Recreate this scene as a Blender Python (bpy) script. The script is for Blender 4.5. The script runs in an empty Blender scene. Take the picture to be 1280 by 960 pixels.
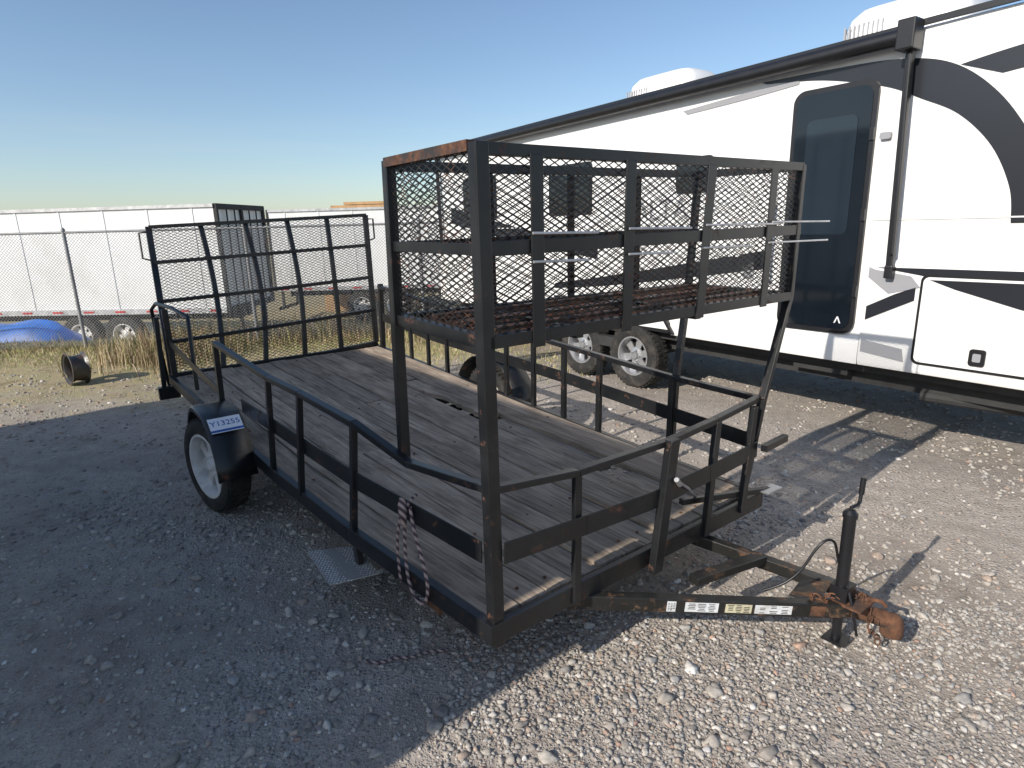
import bpy, math, random, bmesh
import numpy as np
from mathutils import Vector, Matrix
random.seed(7); rng=np.random.default_rng(7)
scene=bpy.context.scene
# ------------------------------------------------------------------ frames
yaw=.6514
A=Vector((math.cos(yaw),math.sin(yaw),0)); B=Vector((-math.sin(yaw),math.cos(yaw),0)); O=Vector((-.0893,2.0849,0)); Z=Vector((0,0,1))
def T(a,b,z): return O+A*a+B*b+Z*z
ry=-.9536
RS=Vector((math.cos(ry),math.sin(ry),0)); RN=Vector((-RS.y,RS.x,0)); RO=Vector((2.459,5.566,0))
def R(s,n,z): return RO+RS*s+RN*n+Z*z
def gh(x,y):
    x=np.asarray(x,float);y=np.asarray(y,float)
    t=np.clip((y-11.4)/4.2,0,1);t=t*t*(3-2*t)
    n=.010*np.sin(1.7*x+.6*y)+.008*np.sin(2.9*y-1.1*x+1)+.006*np.sin(5.1*x+3.3*y+2)+.004*np.sin(9.3*x-7.1*y)
    return n-.012-1.45*t
# ------------------------------------------------------------------ materials
def mat(name):
    m=bpy.data.materials.new(name);m.use_nodes=True
    nt=m.node_tree;b=nt.nodes["Principled BSDF"];return m,nt,b
def N(nt,t,**k):
    n=nt.nodes.new(t)
    for a,v in k.items(): setattr(n,a,v)
    return n
def ramp(nt,stops,fac):
    r=N(nt,"ShaderNodeValToRGB");e=r.color_ramp.elements
    while len(e)<len(stops): e.new(.5)
    for i,(p,c) in enumerate(stops):
        e[i].position=p;e[i].color=(c[0],c[1],c[2],1) if len(c)==3 else c
    nt.links.new(fac,r.inputs[0]);return r.outputs[0]
def noise(nt,scale,detail=4,rough=.6,vec=None):
    n=N(nt,"ShaderNodeTexNoise");n.inputs["Scale"].default_value=scale;n.inputs["Detail"].default_value=min(detail,4);n.inputs["Roughness"].default_value=rough
    if vec is None:
        tc=N(nt,"ShaderNodeTexCoord");vec=tc.outputs["Object"]
    nt.links.new(vec,n.inputs["Vector"]);return n.outputs["Fac"]
def mixc(nt,f,a,b):
    m=N(nt,"ShaderNodeMix",data_type='RGBA')
    if isinstance(f,(int,float)): m.inputs[0].default_value=f
    else: nt.links.new(f,m.inputs[0])
    for i,c in ((6,a),(7,b)):
        if isinstance(c,tuple): m.inputs[i].default_value=(c[0],c[1],c[2],1)
        else: nt.links.new(c,m.inputs[i])
    return m.outputs[2]
def mulc(nt,a,b):
    m=N(nt,"ShaderNodeMix",data_type='RGBA',blend_type='MULTIPLY');m.inputs[0].default_value=1
    nt.links.new(a,m.inputs[6]);nt.links.new(b,m.inputs[7]);return m.outputs[2]
def madd(nt,op,a,b,c=None):
    m=N(nt,"ShaderNodeMath",operation=op)
    for i,v in enumerate((a,b,c)):
        if v is None: continue
        if isinstance(v,(int,float)): m.inputs[i].default_value=v
        else: nt.links.new(v,m.inputs[i])
    return m.outputs[0]
def bump(nt,b,h,strength=.3,dist=.01,prev=None):
    n=N(nt,"ShaderNodeBump");n.inputs["Strength"].default_value=strength;n.inputs["Distance"].default_value=dist
    nt.links.new(h,n.inputs["Height"])
    nt.links.new(n.outputs[0],b.inputs["Normal"]);return n.outputs[0]
def simple(name,col,rough=.5,metal=0,var=.25,scale=6,bmp=.0,dirt=None,dirt_amt=.5):
    m,nt,b=mat(name)
    f=noise(nt,scale,3)
    c=ramp(nt,[(.3,tuple(x*(1-var) for x in col)),(.7,tuple(min(1,x*(1+var)) for x in col))],f)
    if dirt:
        f2=noise(nt,scale*.4+1,4,.7)
        k=ramp(nt,[(.48,(0,0,0)),(.68,(dirt_amt,)*3)],f2)
        c=mixc(nt,k,c,dirt)
    nt.links.new(c,b.inputs["Base Color"]);b.inputs["Roughness"].default_value=rough;b.inputs["Metallic"].default_value=metal
    if bmp: bump(nt,b,noise(nt,scale*15,2),bmp,.003)
    return m
def black_metal(name,rust_lo,rust_hi,base=(.0085,.009,.010),dust=.25,bmp=True,rust=((.045,.020,.012),(.11,.048,.026),(.19,.095,.055))):
    m,nt,b=mat(name)
    f=noise(nt,11,4,.75);k=ramp(nt,[(rust_lo,(0,0,0)),(rust_hi,(1,1,1))],f)
    rc=ramp(nt,[(.3,rust[0]),(.55,rust[1]),(.75,rust[2])],noise(nt,38,3,.7))
    d=ramp(nt,[(.4,base),(.75,tuple(x+.05*dust for x in base))],noise(nt,4,3,.7))
    c=mixc(nt,k,d,rc);nt.links.new(c,b.inputs["Base Color"])
    rr=ramp(nt,[(0,(.36,)*3),(1,(.85,)*3)],k);nt.links.new(rr,b.inputs["Roughness"])
    if bmp: bump(nt,b,f,.25,.003)
    return m
M_black=black_metal("black_painted_steel",.60,.70)
M_mesh=black_metal("expanded_metal_steel",.56,.68,bmp=False)
M_rustmesh=black_metal("rusty_steel",.38,.55,base=(.025,.018,.015),bmp=False)
M_rust=simple("rust",(.13,.058,.030),.9,0,.6,22,.6,dirt=(.045,.035,.03),dirt_amt=.9)
M_tongue=black_metal("tongue_steel",.54,.64,base=(.014,.0135,.012),rust=((.04,.022,.014),(.13,.07,.038),(.24,.16,.09)))
M_zinc=simple("galvanised_steel",(.55,.55,.56),.4,.7,.2,10)
M_fence=simple("galvanised_wire",(.27,.275,.28),.6,.2,.15,10)
M_tire=simple("tyre_rubber",(.020,.019,.018),.85,0,.3,20,.3,dirt=(.10,.085,.07))
M_rimw=simple("white_wheel_paint",(.70,.69,.67),.45,0,.06,8,0,dirt=(.30,.25,.20))
M_alloy=simple("alloy_wheel",(.50,.50,.51),.35,.7,.15,8)
M_white=simple("white_gelcoat",(.80,.79,.77),.28,0,.02,1.2,0,dirt=(.70,.68,.64),dirt_amt=.5)
M_whitedirty=simple("white_aluminium_panel",(.78,.78,.77),.5,0,.04,.7,0,dirt=(.58,.55,.50),dirt_amt=.4)
M_grey=simple("grey_graphic",(.30,.30,.315),.35,0,.03,3)
M_dark=simple("dark_graphic",(.018,.020,.025),.3,0,.05,3)
M_trim=simple("black_trim",(.012,.012,.014),.38,0,.2,8)
M_glass,nt,b=mat("tinted_glass");b.inputs["Roughness"].default_value=.06
c=ramp(nt,[(.3,(.005,.008,.012)),(.7,(.009,.013,.018))],noise(nt,1.5));nt.links.new(c,b.inputs["Base Color"])
M_under=simple("undercarriage",(.03,.03,.03),.8)
M_blue=simple("blue_tarp",(.015,.17,.62),.45,0,.3,3,.2)
M_tan=simple("tan_lumber",(.48,.30,.15),.8,0,.2,3)
M_red=simple("reflector_red",(.5,.02,.02),.4)
M_label=simple("label_white",(.72,.73,.74),.4,0,.03,8,dirt=(.3,.27,.2),dirt_amt=.6)
M_labely=simple("label_yellow",(.60,.55,.38),.4,0,.03,8,dirt=(.3,.27,.2),dirt_amt=.6)
M_lot=simple("lot_label_white",(.78,.80,.84),.4,0,.02,8)
M_labelblue=simple("label_blue",(.03,.10,.35),.4)
def attr_mat(name,rough,extra=0):
    m,nt,b=mat(name)
    a=N(nt,"ShaderNodeAttribute",attribute_name="Col");o=a.outputs["Color"]
    if extra: o=mulc(nt,o,ramp(nt,[(.35,(.78,.78,.78)),(.7,(1.12,1.12,1.12))],noise(nt,extra,2,.7)))
    nt.links.new(o,b.inputs["Base Color"]);b.inputs["Roughness"].default_value=rough
    return m
M_stone=attr_mat("gravel_stones",.9,70)
M_grass=attr_mat("dry_grass_blades",.8)
M_rope,nt,b=mat("braided_rope")
wv=N(nt,"ShaderNodeTexWave");wv.inputs["Scale"].default_value=16;wv.bands_direction='DIAGONAL'
tc=N(nt,"ShaderNodeTexCoord");nt.links.new(tc.outputs["Object"],wv.inputs["Vector"])
nt.links.new(ramp(nt,[(.30,(.36,.29,.27)),(.55,(.20,.08,.07)),(.85,(.05,.045,.06))],wv.outputs["Fac"]),b.inputs["Base Color"]);b.inputs["Roughness"].default_value=.9
# wood
M_wood,nt,b=mat("weathered_deck_wood")
uv=N(nt,"ShaderNodeUVMap");mp=N(nt,"ShaderNodeMapping");nt.links.new(uv.outputs[0],mp.inputs[0]);mp.inputs["Scale"].default_value=(55,2.2,1)
g1=noise(nt,1.0,4,.65,mp.outputs[0])
mp2=N(nt,"ShaderNodeMapping");nt.links.new(uv.outputs[0],mp2.inputs[0]);mp2.inputs["Scale"].default_value=(4,1.3,1)
g2=noise(nt,1.5,4,.65,mp2.outputs[0])
wc=ramp(nt,[(.26,(.10,.078,.06)),(.42,(.29,.24,.195)),(.6,(.43,.36,.295)),(.78,(.53,.455,.38))],g1)
wd=ramp(nt,[(.3,(.50,.45,.40)),(.55,(1,.96,.91)),(.8,(1.12,1.02,.88))],g2)
at=N(nt,"ShaderNodeAttribute",attribute_name="Col")
nt.links.new(mulc(nt,mulc(nt,wc,wd),at.outputs["Color"]),b.inputs["Base Color"]);b.inputs["Roughness"].default_value=.9
bump(nt,b,g1,.5,.005)
# tread plate
M_tread,nt,b=mat("tread_plate")
b.inputs["Metallic"].default_value=.2;b.inputs["Roughness"].default_value=.5
tc=N(nt,"ShaderNodeTexCoord");ck=N(nt,"ShaderNodeTexVoronoi");ck.inputs["Scale"].default_value=60;ck.inputs["Randomness"].default_value=.2;nt.links.new(tc.outputs["Object"],ck.inputs["Vector"])
bump(nt,b,ramp(nt,[(.2,(1,1,1)),(.35,(0,0,0))],ck.outputs["Distance"]),.8,.004)
nt.links.new(ramp(nt,[(.25,(.78,.76,.72)),(.42,(.32,.30,.28))],ck.outputs["Distance"]),b.inputs["Base Color"])
# ground
M_ground,nt,b=mat("gravel_dirt")
tc=N(nt,"ShaderNodeTexCoord");P=tc.outputs["Object"]
n1=noise(nt,.55,3,.6,P);n2=noise(nt,6,4,.75,P)
dirt=ramp(nt,[(.3,(.28,.245,.21)),(.5,(.385,.34,.295)),(.72,(.48,.435,.385))],n2)
v1=N(nt,"ShaderNodeTexVoronoi");v1.inputs["Scale"].default_value=48;nt.links.new(P,v1.inputs["Vector"])
v2=N(nt,"ShaderNodeTexVoronoi");v2.inputs["Scale"].default_value=120;nt.links.new(P,v2.inputs["Vector"])
def stonecol(v):
    s=N(nt,"ShaderNodeSeparateColor");nt.links.new(v.outputs["Color"],s.inputs[0])
    return ramp(nt,[(0,(.19,.17,.155)),(.3,(.33,.29,.255)),(.55,(.46,.41,.365)),(.75,(.39,.36,.33)),(.9,(.60,.56,.51)),(1,(.44,.33,.27))],s.outputs[0])
c2=mixc(nt,ramp(nt,[(.25,(.8,)*3),(.5,(0,0,0))],v2.outputs["Distance"]),dirt,stonecol(v2))
k2=ramp(nt,[(.38,(.25,.25,.25)),(.54,(1,1,1))],n1)
ms=madd(nt,'MULTIPLY',ramp(nt,[(.28,(1,1,1)),(.45,(0,0,0))],v1.outputs["Distance"]),k2)
c3=mixc(nt,ms,c2,stonecol(v1))
col=mulc(nt,c3,ramp(nt,[(.3,(.74,.70,.66)),(.5,(1,.98,.96)),(.7,(1.1,1.08,1.05))],n1))
sx=N(nt,"ShaderNodeSeparateXYZ");nt.links.new(P,sx.inputs[0])
ad=madd(nt,'MULTIPLY_ADD',noise(nt,.9,4,.7,P),5.0,sx.outputs[1])
xs_=N(nt,"ShaderNodeMapRange");xs_.inputs[1].default_value=-2.6;xs_.inputs[2].default_value=.5;xs_.inputs[3].default_value=0;xs_.inputs[4].default_value=3;nt.links.new(sx.outputs[0],xs_.inputs[0])
sb=madd(nt,'SUBTRACT',ad,xs_.outputs[0])
mr=N(nt,"ShaderNodeMapRange");mr.inputs[1].default_value=8.6;mr.inputs[2].default_value=10.6;nt.links.new(sb,mr.inputs[0])
gc=ramp(nt,[(.3,(.22,.175,.09)),(.5,(.40,.32,.18)),(.7,(.28,.28,.12))],noise(nt,3,4,.7,P))
nt.links.new(mixc(nt,mr.outputs[0],col,gc),b.inputs["Base Color"]);b.inputs["Roughness"].default_value=.95
h1=madd(nt,'MULTIPLY',ramp(nt,[(.0,(1,1,1)),(.5,(0,0,0))],v1.outputs["Distance"]),k2)
h2=madd(nt,'MULTIPLY_ADD',ramp(nt,[(.0,(1,1,1)),(.5,(0,0,0))],v2.outputs["Distance"]),.4,h1)
h3=madd(nt,'MULTIPLY_ADD',n2,1.6,h2)
bump(nt,b,h3,.9,.012)
# ------------------------------------------------------------------ mesh helpers
class MB:
    def __init__(s): s.v=[];s.f=[]
    def add(s,vs,fs):
        o=len(s.v);s.v+=[tuple(x) for x in vs];s.f+=[tuple(i+o for i in f) for f in fs]
    def beam(s,p,q,w,h,up=Z):
        p=Vector(p);q=Vector(q);d=(q-p).normalized()
        x=d.cross(up)
        if x.length<1e-4: x=d.cross(Vector((1,0,0)))
        x.normalize();y=x.cross(d).normalized()
        vs=[e+x*(w/2*i)+y*(h/2*j) for e in(p,q) for i,j in((-1,-1),(1,-1),(1,1),(-1,1))]
        s.add(vs,[(0,1,2,3),(7,6,5,4),(0,4,5,1),(1,5,6,2),(2,6,7,3),(3,7,4,0)])
    def vpost(s,p,q,wa,wb):
        vs=[Vector(e)+A*(wa/2*i)+B*(wb/2*j) for e in(p,q) for i,j in((-1,-1),(1,-1),(1,1),(-1,1))]
        s.add(vs,[(3,2,1,0),(4,5,6,7),(0,1,5,4),(1,2,6,5),(2,3,7,6),(3,0,4,7)])
    def angle_post(s,p,q,w,t,sa=1,sb=1):
        p=Vector(p);q=Vector(q)
        s.vpost(p+A*sa*w/2+B*sb*t/2,q+A*sa*w/2+B*sb*t/2,w,t)
        s.vpost(p+A*sa*t/2+B*sb*(w/2+t/2),q+A*sa*t/2+B*sb*(w/2+t/2),t,w-t)
    def path(s,pts,w,h,up=Z):
        for i in range(len(pts)-1): s.beam(pts[i],pts[i+1],w,h,up)
    def quadbox(s,c,ax,ay,az):
        c=Vector(c);vs=[c+ax*i+ay*j+az*k for k in(-.5,.5) for i,j in((-.5,-.5),(.5,-.5),(.5,.5),(-.5,.5))]
        s.add(vs,[(3,2,1,0),(4,5,6,7),(0,1,5,4),(1,2,6,5),(2,3,7,6),(3,0,4,7)])
    def tube(s,pts,r,n=10,cap=True):
        pts=[Vector(p) for p in pts];vs=[];fs=[]
        px=None
        for i,p in enumerate(pts):
            d=(pts[min(i+1,len(pts)-1)]-pts[max(i-1,0)]).normalized()
            if px is None: px=d.cross(Z) if abs(d.z)<.95 else d.cross(Vector((1,0,0)))
            x=(px-d*px.dot(d)).normalized();px=x;y=d.cross(x)
            rr=r[i] if isinstance(r,(list,tuple)) else r
            vs+=[p+x*rr*math.cos(2*math.pi*k/n)+y*rr*math.sin(2*math.pi*k/n) for k in range(n)]
        for i in range(len(pts)-1):
            for k in range(n): fs.append((i*n+k,i*n+(k+1)%n,(i+1)*n+(k+1)%n,(i+1)*n+k))
        if cap: fs.append(tuple(range(n-1,-1,-1)));fs.append(tuple(range(len(vs)-n,len(vs))))
        s.add(vs,fs)
    def lathe(s,c,axis,prof,n=40,closed=True):
        c=Vector(c);ax=Vector(axis).normalized();x=Z.cross(ax).normalized() if abs(ax.z)<.9 else Vector((1,0,0));y=ax.cross(x)
        vs=[];fs=[];m=len(prof)
        for k in range(n):
            a=2*math.pi*k/n;d=x*math.cos(a)+y*math.sin(a)
            vs+=[c+d*r+ax*h for r,h in prof]
        for k in range(n):
            for i in range(m-1 if not closed else m):
                j=(i+1)%m;k2=(k+1)%n
                fs.append((k*m+i,k2*m+i,k2*m+j,k*m+j))
        s.add(vs,fs)
    def panel(s,P00,P10,P11,P01,cw,ch,w,t,bulge=0):
        P00,P10,P11,P01=map(Vector,(P00,P10,P11,P01))
        U=((P10-P00).length+(P11-P01).length)/2;V=((P01-P00).length+(P11-P10).length)/2
        n=(P10-P00).cross(P01-P00).normalized()
        def at(u,v):
            a=u/U;b_=v/V
            return P00*(1-a)*(1-b_)+P10*a*(1-b_)+P11*a*b_+P01*(1-a)*b_+n*bulge*math.sin(math.pi*a)*math.sin(math.pi*b_)
        kmax=int(U/cw+V/ch)+2
        for sg in(1,-1):
            for k in range(-kmax,kmax):
                kk=k+.5
                u0=kk*cw;u1=(kk-sg*V/ch)*cw
                t0,t1=0.,1.
                du=u1-u0
                ta=(0-u0)/du;tb=(U-u0)/du
                if ta>tb: ta,tb=tb,ta
                t0=max(t0,ta);t1=min(t1,tb)
                if t1-t0<.004: continue
                ns=3 if bulge else 1
                for q in range(ns):
                    x0=t0+(t1-t0)*q/ns;x1=t0+(t1-t0)*(q+1)/ns
                    p=at(u0+du*x0,V*x0);qq=at(u0+du*x1,V*x1)
                    d=(qq-p).normalized();sd=n.cross(d)*(w/2);tt=n*(t/2)
                    off=n*(t*.3*sg)
                    s.add([p+off+sd+tt,p+off-sd+tt,p+off-sd-tt,p+off+sd-tt,qq+off+sd+tt,qq+off-sd+tt,qq+off-sd-tt,qq+off+sd-tt],[(0,1,5,4),(1,2,6,5),(2,3,7,6),(3,0,4,7)])
    def obj(s,name,m,parent=None,smooth=False,bevel=0):
        me=bpy.data.meshes.new(name);me.from_pydata(s.v,[],s.f);me.update()
        ob=bpy.data.objects.new(name,me);scene.collection.objects.link(ob)
        if m: me.materials.append(m)
        if smooth:
            me.polygons.foreach_set("use_smooth",[True]*len(me.polygons))
            try: me.set_sharp_from_angle(angle=math.radians(40))
            except Exception: pass
        if bevel:
            bm=ob.modifiers.new("b",'BEVEL');bm.width=bevel;bm.segments=2;bm.limit_method='ANGLE'
        if parent: ob.parent=parent;ob.matrix_parent_inverse=Matrix.Translation(-parent.location)
        return ob
def empty(name,loc):
    e=bpy.data.objects.new(name,None);scene.collection.objects.link(e);e.location=loc;e.empty_display_size=.2;return e
def text(name,body,size,m,org,xd,yd,parent,ext=.001):
    c=bpy.data.curves.new(name,'FONT');c.body=body;c.size=size;c.extrude=ext;c.align_x='CENTER';c.align_y='CENTER'
    t=bpy.data.objects.new(name,c);scene.collection.objects.link(t);c.materials.append(m)
    xd=Vector(xd).normalized();zd=xd.cross(Vector(yd)).normalized();yd=zd.cross(xd)
    M=Matrix((xd,yd,zd)).transposed().to_4x4();M.translation=Vector(org)
    t.parent=parent;t.matrix_parent_inverse=Matrix.Translation(-parent.location);t.matrix_basis=M
    return t
# ------------------------------------------------------------------ ground
xs=np.concatenate([-np.geomspace(600,10,26),np.linspace(-9.5,8,150),np.geomspace(9,600,26)])
ys=np.concatenate([np.linspace(-300,-8,14),np.linspace(-6,0,14),np.linspace(.15,12,100),np.linspace(12.3,20,24),np.geomspace(22,900,26)])
X,Y=np.meshgrid(xs,ys);ZZ=gh(X,Y);nx=len(xs);ny=len(ys)
mb=MB();mb.v=[tuple(v) for v in np.stack([X.ravel(),Y.ravel(),ZZ.ravel()],1)]
mb.f=[(j*nx+i,j*nx+i+1,(j+1)*nx+i+1,(j+1)*nx+i) for j in range(ny-1) for i in range(nx-1)]
mb.obj("ground",M_ground,smooth=True)
# ------------------------------------------------------------------ gravel stones (one object)
def ico(sub):
    bm=bmesh.new();bmesh.ops.create_icosphere(bm,subdivisions=sub,radius=1)
    v=np.array([p.co[:] for p in bm.verts]);f=np.array([[q.index for q in p.verts] for p in bm.faces]);bm.free();return v,f
def fast_mesh(name,V,F,C,m,smooth=True):
    me=bpy.data.meshes.new(name);me.vertices.add(len(V));me.vertices.foreach_set("co",V.astype(np.float32).ravel())
    k=F.shape[1];me.loops.add(F.size);me.loops.foreach_set("vertex_index",F.astype(np.int32).ravel())
    me.polygons.add(len(F));me.polygons.foreach_set("loop_start",(np.arange(len(F))*k).astype(np.int32))
    try: me.polygons.foreach_set("loop_total",np.full(len(F),k,np.int32))
    except Exception: pass
    me.polygons.foreach_set("use_smooth",np.full(len(F),smooth))
    at=me.color_attributes.new("Col",'FLOAT_COLOR','POINT');at.data.foreach_set("color",np.concatenate([C,np.ones((len(C),1))],1).astype(np.float32).ravel())
    me.update();me.validate();me.materials.append(m)
    ob=bpy.data.objects.new(name,me);scene.collection.objects.link(ob);return ob
pal=np.array([[.40,.36,.315],[.32,.285,.25],[.47,.43,.38],[.56,.52,.47],[.24,.22,.205],[.41,.32,.26],[.36,.34,.32],[.43,.29,.22],[.66,.63,.59]])
pw=np.array([.28,.2,.2,.08,.06,.06,.09,.015,.015])
def stones(n,y0,y1,lo,med,hi,sub,ex,xr=None):
    iv,if_=ico(sub)
    y=y0+(y1-y0)*rng.random(n)**ex;x=(rng.random(n)*2-1)*(y*1.0+1.0)
    if xr: x=xr[0]+(xr[1]-xr[0])*rng.random(n)
    dens=.5+.5*np.sin(1.3*x+.8*np.sin(1.9*y))*np.sin(1.1*y+2+.7*x)+.3*np.sin(5.3*x+2*y)*np.sin(4.7*y-1.3*x)
    dens=np.clip(dens+.35*(x>.3)*(y<3.2)+(.35 if xr else 0),.10,1);keep=rng.random(n)<dens
    x=x[keep];y=y[keep];n=len(x)
    r=np.clip(med*np.exp(rng.normal(0,.55,n)),lo,hi)
    sc=np.stack([r*rng.uniform(.8,1.45,n),r*rng.uniform(.7,1.1,n),r*rng.uniform(.45,.8,n)],1)
    ph=rng.random((n,3))*6.28
    V=iv[None]*(1+.26*np.sin(3.1*iv[None,:,[1,2,0]]*1.5+ph[:,None,:]).sum(2,keepdims=True)/1.7)
    V=V*sc[:,None,:]
    a=rng.random(n)*6.28;t=rng.normal(0,.4,n)
    ct,st=np.cos(t)[:,None],np.sin(t)[:,None];yy=V[...,1]*ct-V[...,2]*st;zz=V[...,1]*st+V[...,2]*ct
    ca,sa=np.cos(a)[:,None],np.sin(a)[:,None];xx=V[...,0]*ca-yy*sa;yy=V[...,0]*sa+yy*ca
    W=np.stack([xx+x[:,None],yy+y[:,None],zz+(gh(x,y)+sc[:,2]*.2)[:,None]],2)
    F=if_[None]+(np.arange(n)*len(iv))[:,None,None]
    c=pal[rng.choice(len(pal),n,p=pw)]*rng.uniform(.82,1.12,(n,1));C=np.repeat(c,len(iv),0)
    return W.reshape(-1,3),F.reshape(-1,3),C
parts=[stones(18000,1.35,4.4,.003,.0065,.012,1,1.1),stones(14000,1.3,2.7,.004,.0072,.013,1,1.0,(-.3,2.9)),stones(6000,1.35,4.2,.007,.010,.017,2,1.15),stones(1000,1.4,5,.012,.017,.028,2,1.2),stones(17000,3.6,9,.006,.0105,.024,1,1.2)]
def joinp(parts):
    o=0;Vs=[];Fs=[];Cs=[]
    for V,F,C in parts: Vs.append(V);Fs.append(F+o);Cs.append(C);o+=len(V)
    return np.concatenate(Vs),np.concatenate(Fs),np.concatenate(Cs)
V,F,C=joinp(parts);fast_mesh("gravel",V,F,C,M_stone,True)
# ------------------------------------------------------------------ dry grass
def blades(n,xf,yf,hlo,hhi,cols,wid=.006,lean=.5,dens=None):
    x=xf(n);y=yf(n)
    if dens is not None:
        k=rng.random(n)<dens(x,y);x=x[k];y=y[k];n=len(x)
    h=rng.uniform(hlo,hhi,n)*rng.uniform(.5,1,n);a=rng.random(n)*6.28;w=wid*rng.uniform(.6,1.4,n)
    lx=np.cos(a+rng.normal(0,1,n))*h*lean*rng.random(n);ly=np.sin(a)*h*lean*rng.random(n);z=gh(x,y)-.01
    dx=np.cos(a)*w;dy=np.sin(a)*w
    V=np.stack([np.stack([x-dx,y-dy,z],1),np.stack([x+dx,y+dy,z],1),np.stack([x+dx*.7+lx*.35,y+dy*.7+ly*.35,z+h*.6],1),np.stack([x-dx*.7+lx*.35,y-dy*.7+ly*.35,z+h*.6],1),np.stack([x+lx,y+ly,z+h],1),np.stack([x+lx+dx*.1,y+ly+dy*.1,z+h],1)],1)
    F=np.array([[0,1,2,3],[3,2,5,4]])[None]+(np.arange(n)*6)[:,None,None]
    c=np.array(cols)[rng.integers(0,len(cols),n)]*rng.uniform(.7,1.25,(n,1))
    return V.reshape(-1,3),F.reshape(-1,4),np.repeat(c,6,0)
straw=[[.48,.40,.22],[.42,.35,.18],[.37,.33,.14],[.28,.31,.09],[.22,.29,.07],[.56,.48,.30]]
weed=[[.36,.27,.16],[.42,.34,.20],[.28,.17,.10],[.32,.30,.12],[.20,.20,.07],[.46,.37,.25]]
def dn(x,y): return np.clip(.30+.70*np.sin(.9*x+1.3*np.sin(.8*y))*np.sin(1.7*y+.5*x)+(y-8.4)*.30,.03,1)*np.where((y<7.4)&(x>-3.4),.15,1)
U=lambda a,b_:(lambda n:rng.uniform(a,b_,n))
def at_spot(p,s1): return (lambda n:rng.normal(p[0],s1,n)),(lambda n:rng.normal(p[1],s1,n))
s1=at_spot((.66,2.36),.05);s2=at_spot((-1.2,3.2),.10);s3=at_spot((1.9,2.9),.07)
parts=[blades(50000,U(-14,1.0),lambda n:6.2+5.4*rng.random(n)**.65,.03,.11,straw,.005,.8,dn),
 blades(16000,U(-16,2.5),lambda n:rng.normal(11.2,.45,n),.10,.30,weed,.007,.5,lambda x,y:np.clip(.5+.5*np.sin(2.1*x)*np.sin(3.7*x+1)+.15,.1,1)*np.where(x<-6.5,.06,1)),
 blades(7000,U(-16,-6.5),lambda n:rng.normal(10.9,.4,n),.04,.13,weed,.006,.6),
 blades(4500,U(-6.2,2.5),lambda n:rng.normal(11.8,.5,n),.25,.65,weed,.008,.35,lambda x,y:np.clip(.4+.6*np.sin(1.3*x+2)*np.sin(4.1*x),.05,1)),
 blades(3600,lambda n:rng.normal(-5.5,.45,n),lambda n:rng.normal(9.9,.5,n),.2,.55,weed,.006,.5),
 blades(60,s1[0],s1[1],.01,.03,weed,.0022,3.0),blades(70,s2[0],s2[1],.01,.03,weed,.0022,3.0),blades(60,s3[0],s3[1],.01,.03,weed,.0022,3.0)]
V,F,C=joinp(parts);fast_mesh("dry_grass",V,F,C,M_grass,False)
# ------------------------------------------------------------------ chain link fence
fe=empty("chain_link_fence",(-8,10.6,0))
f0=Vector((-17,10.3,0));f1=Vector((3.5,11.5,0));fd=(f1-f0)
mb=MB();mb.panel(f0+Z*.02,f1+Z*.02,f1+Z*1.97,f0+Z*1.97,.055,.055,.0042,.0042);mb.obj("fence_fabric",M_fence,fe)
mb=MB();mb.tube([f0+Z*1.98,f1+Z*1.98],.021);
for i in range(0,8):
    t=(.43+i*3.0)/20.5;p=f0+fd*t;mb.tube([p+Z*-.1,p+Z*2.0],.03);mb.lathe(p+Z*2.0,Z,[(.034,0),(.034,.03),(.015,.06),(0,.065)],16,False)
mb.obj("fence_posts",M_fence,fe,smooth=True)
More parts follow.
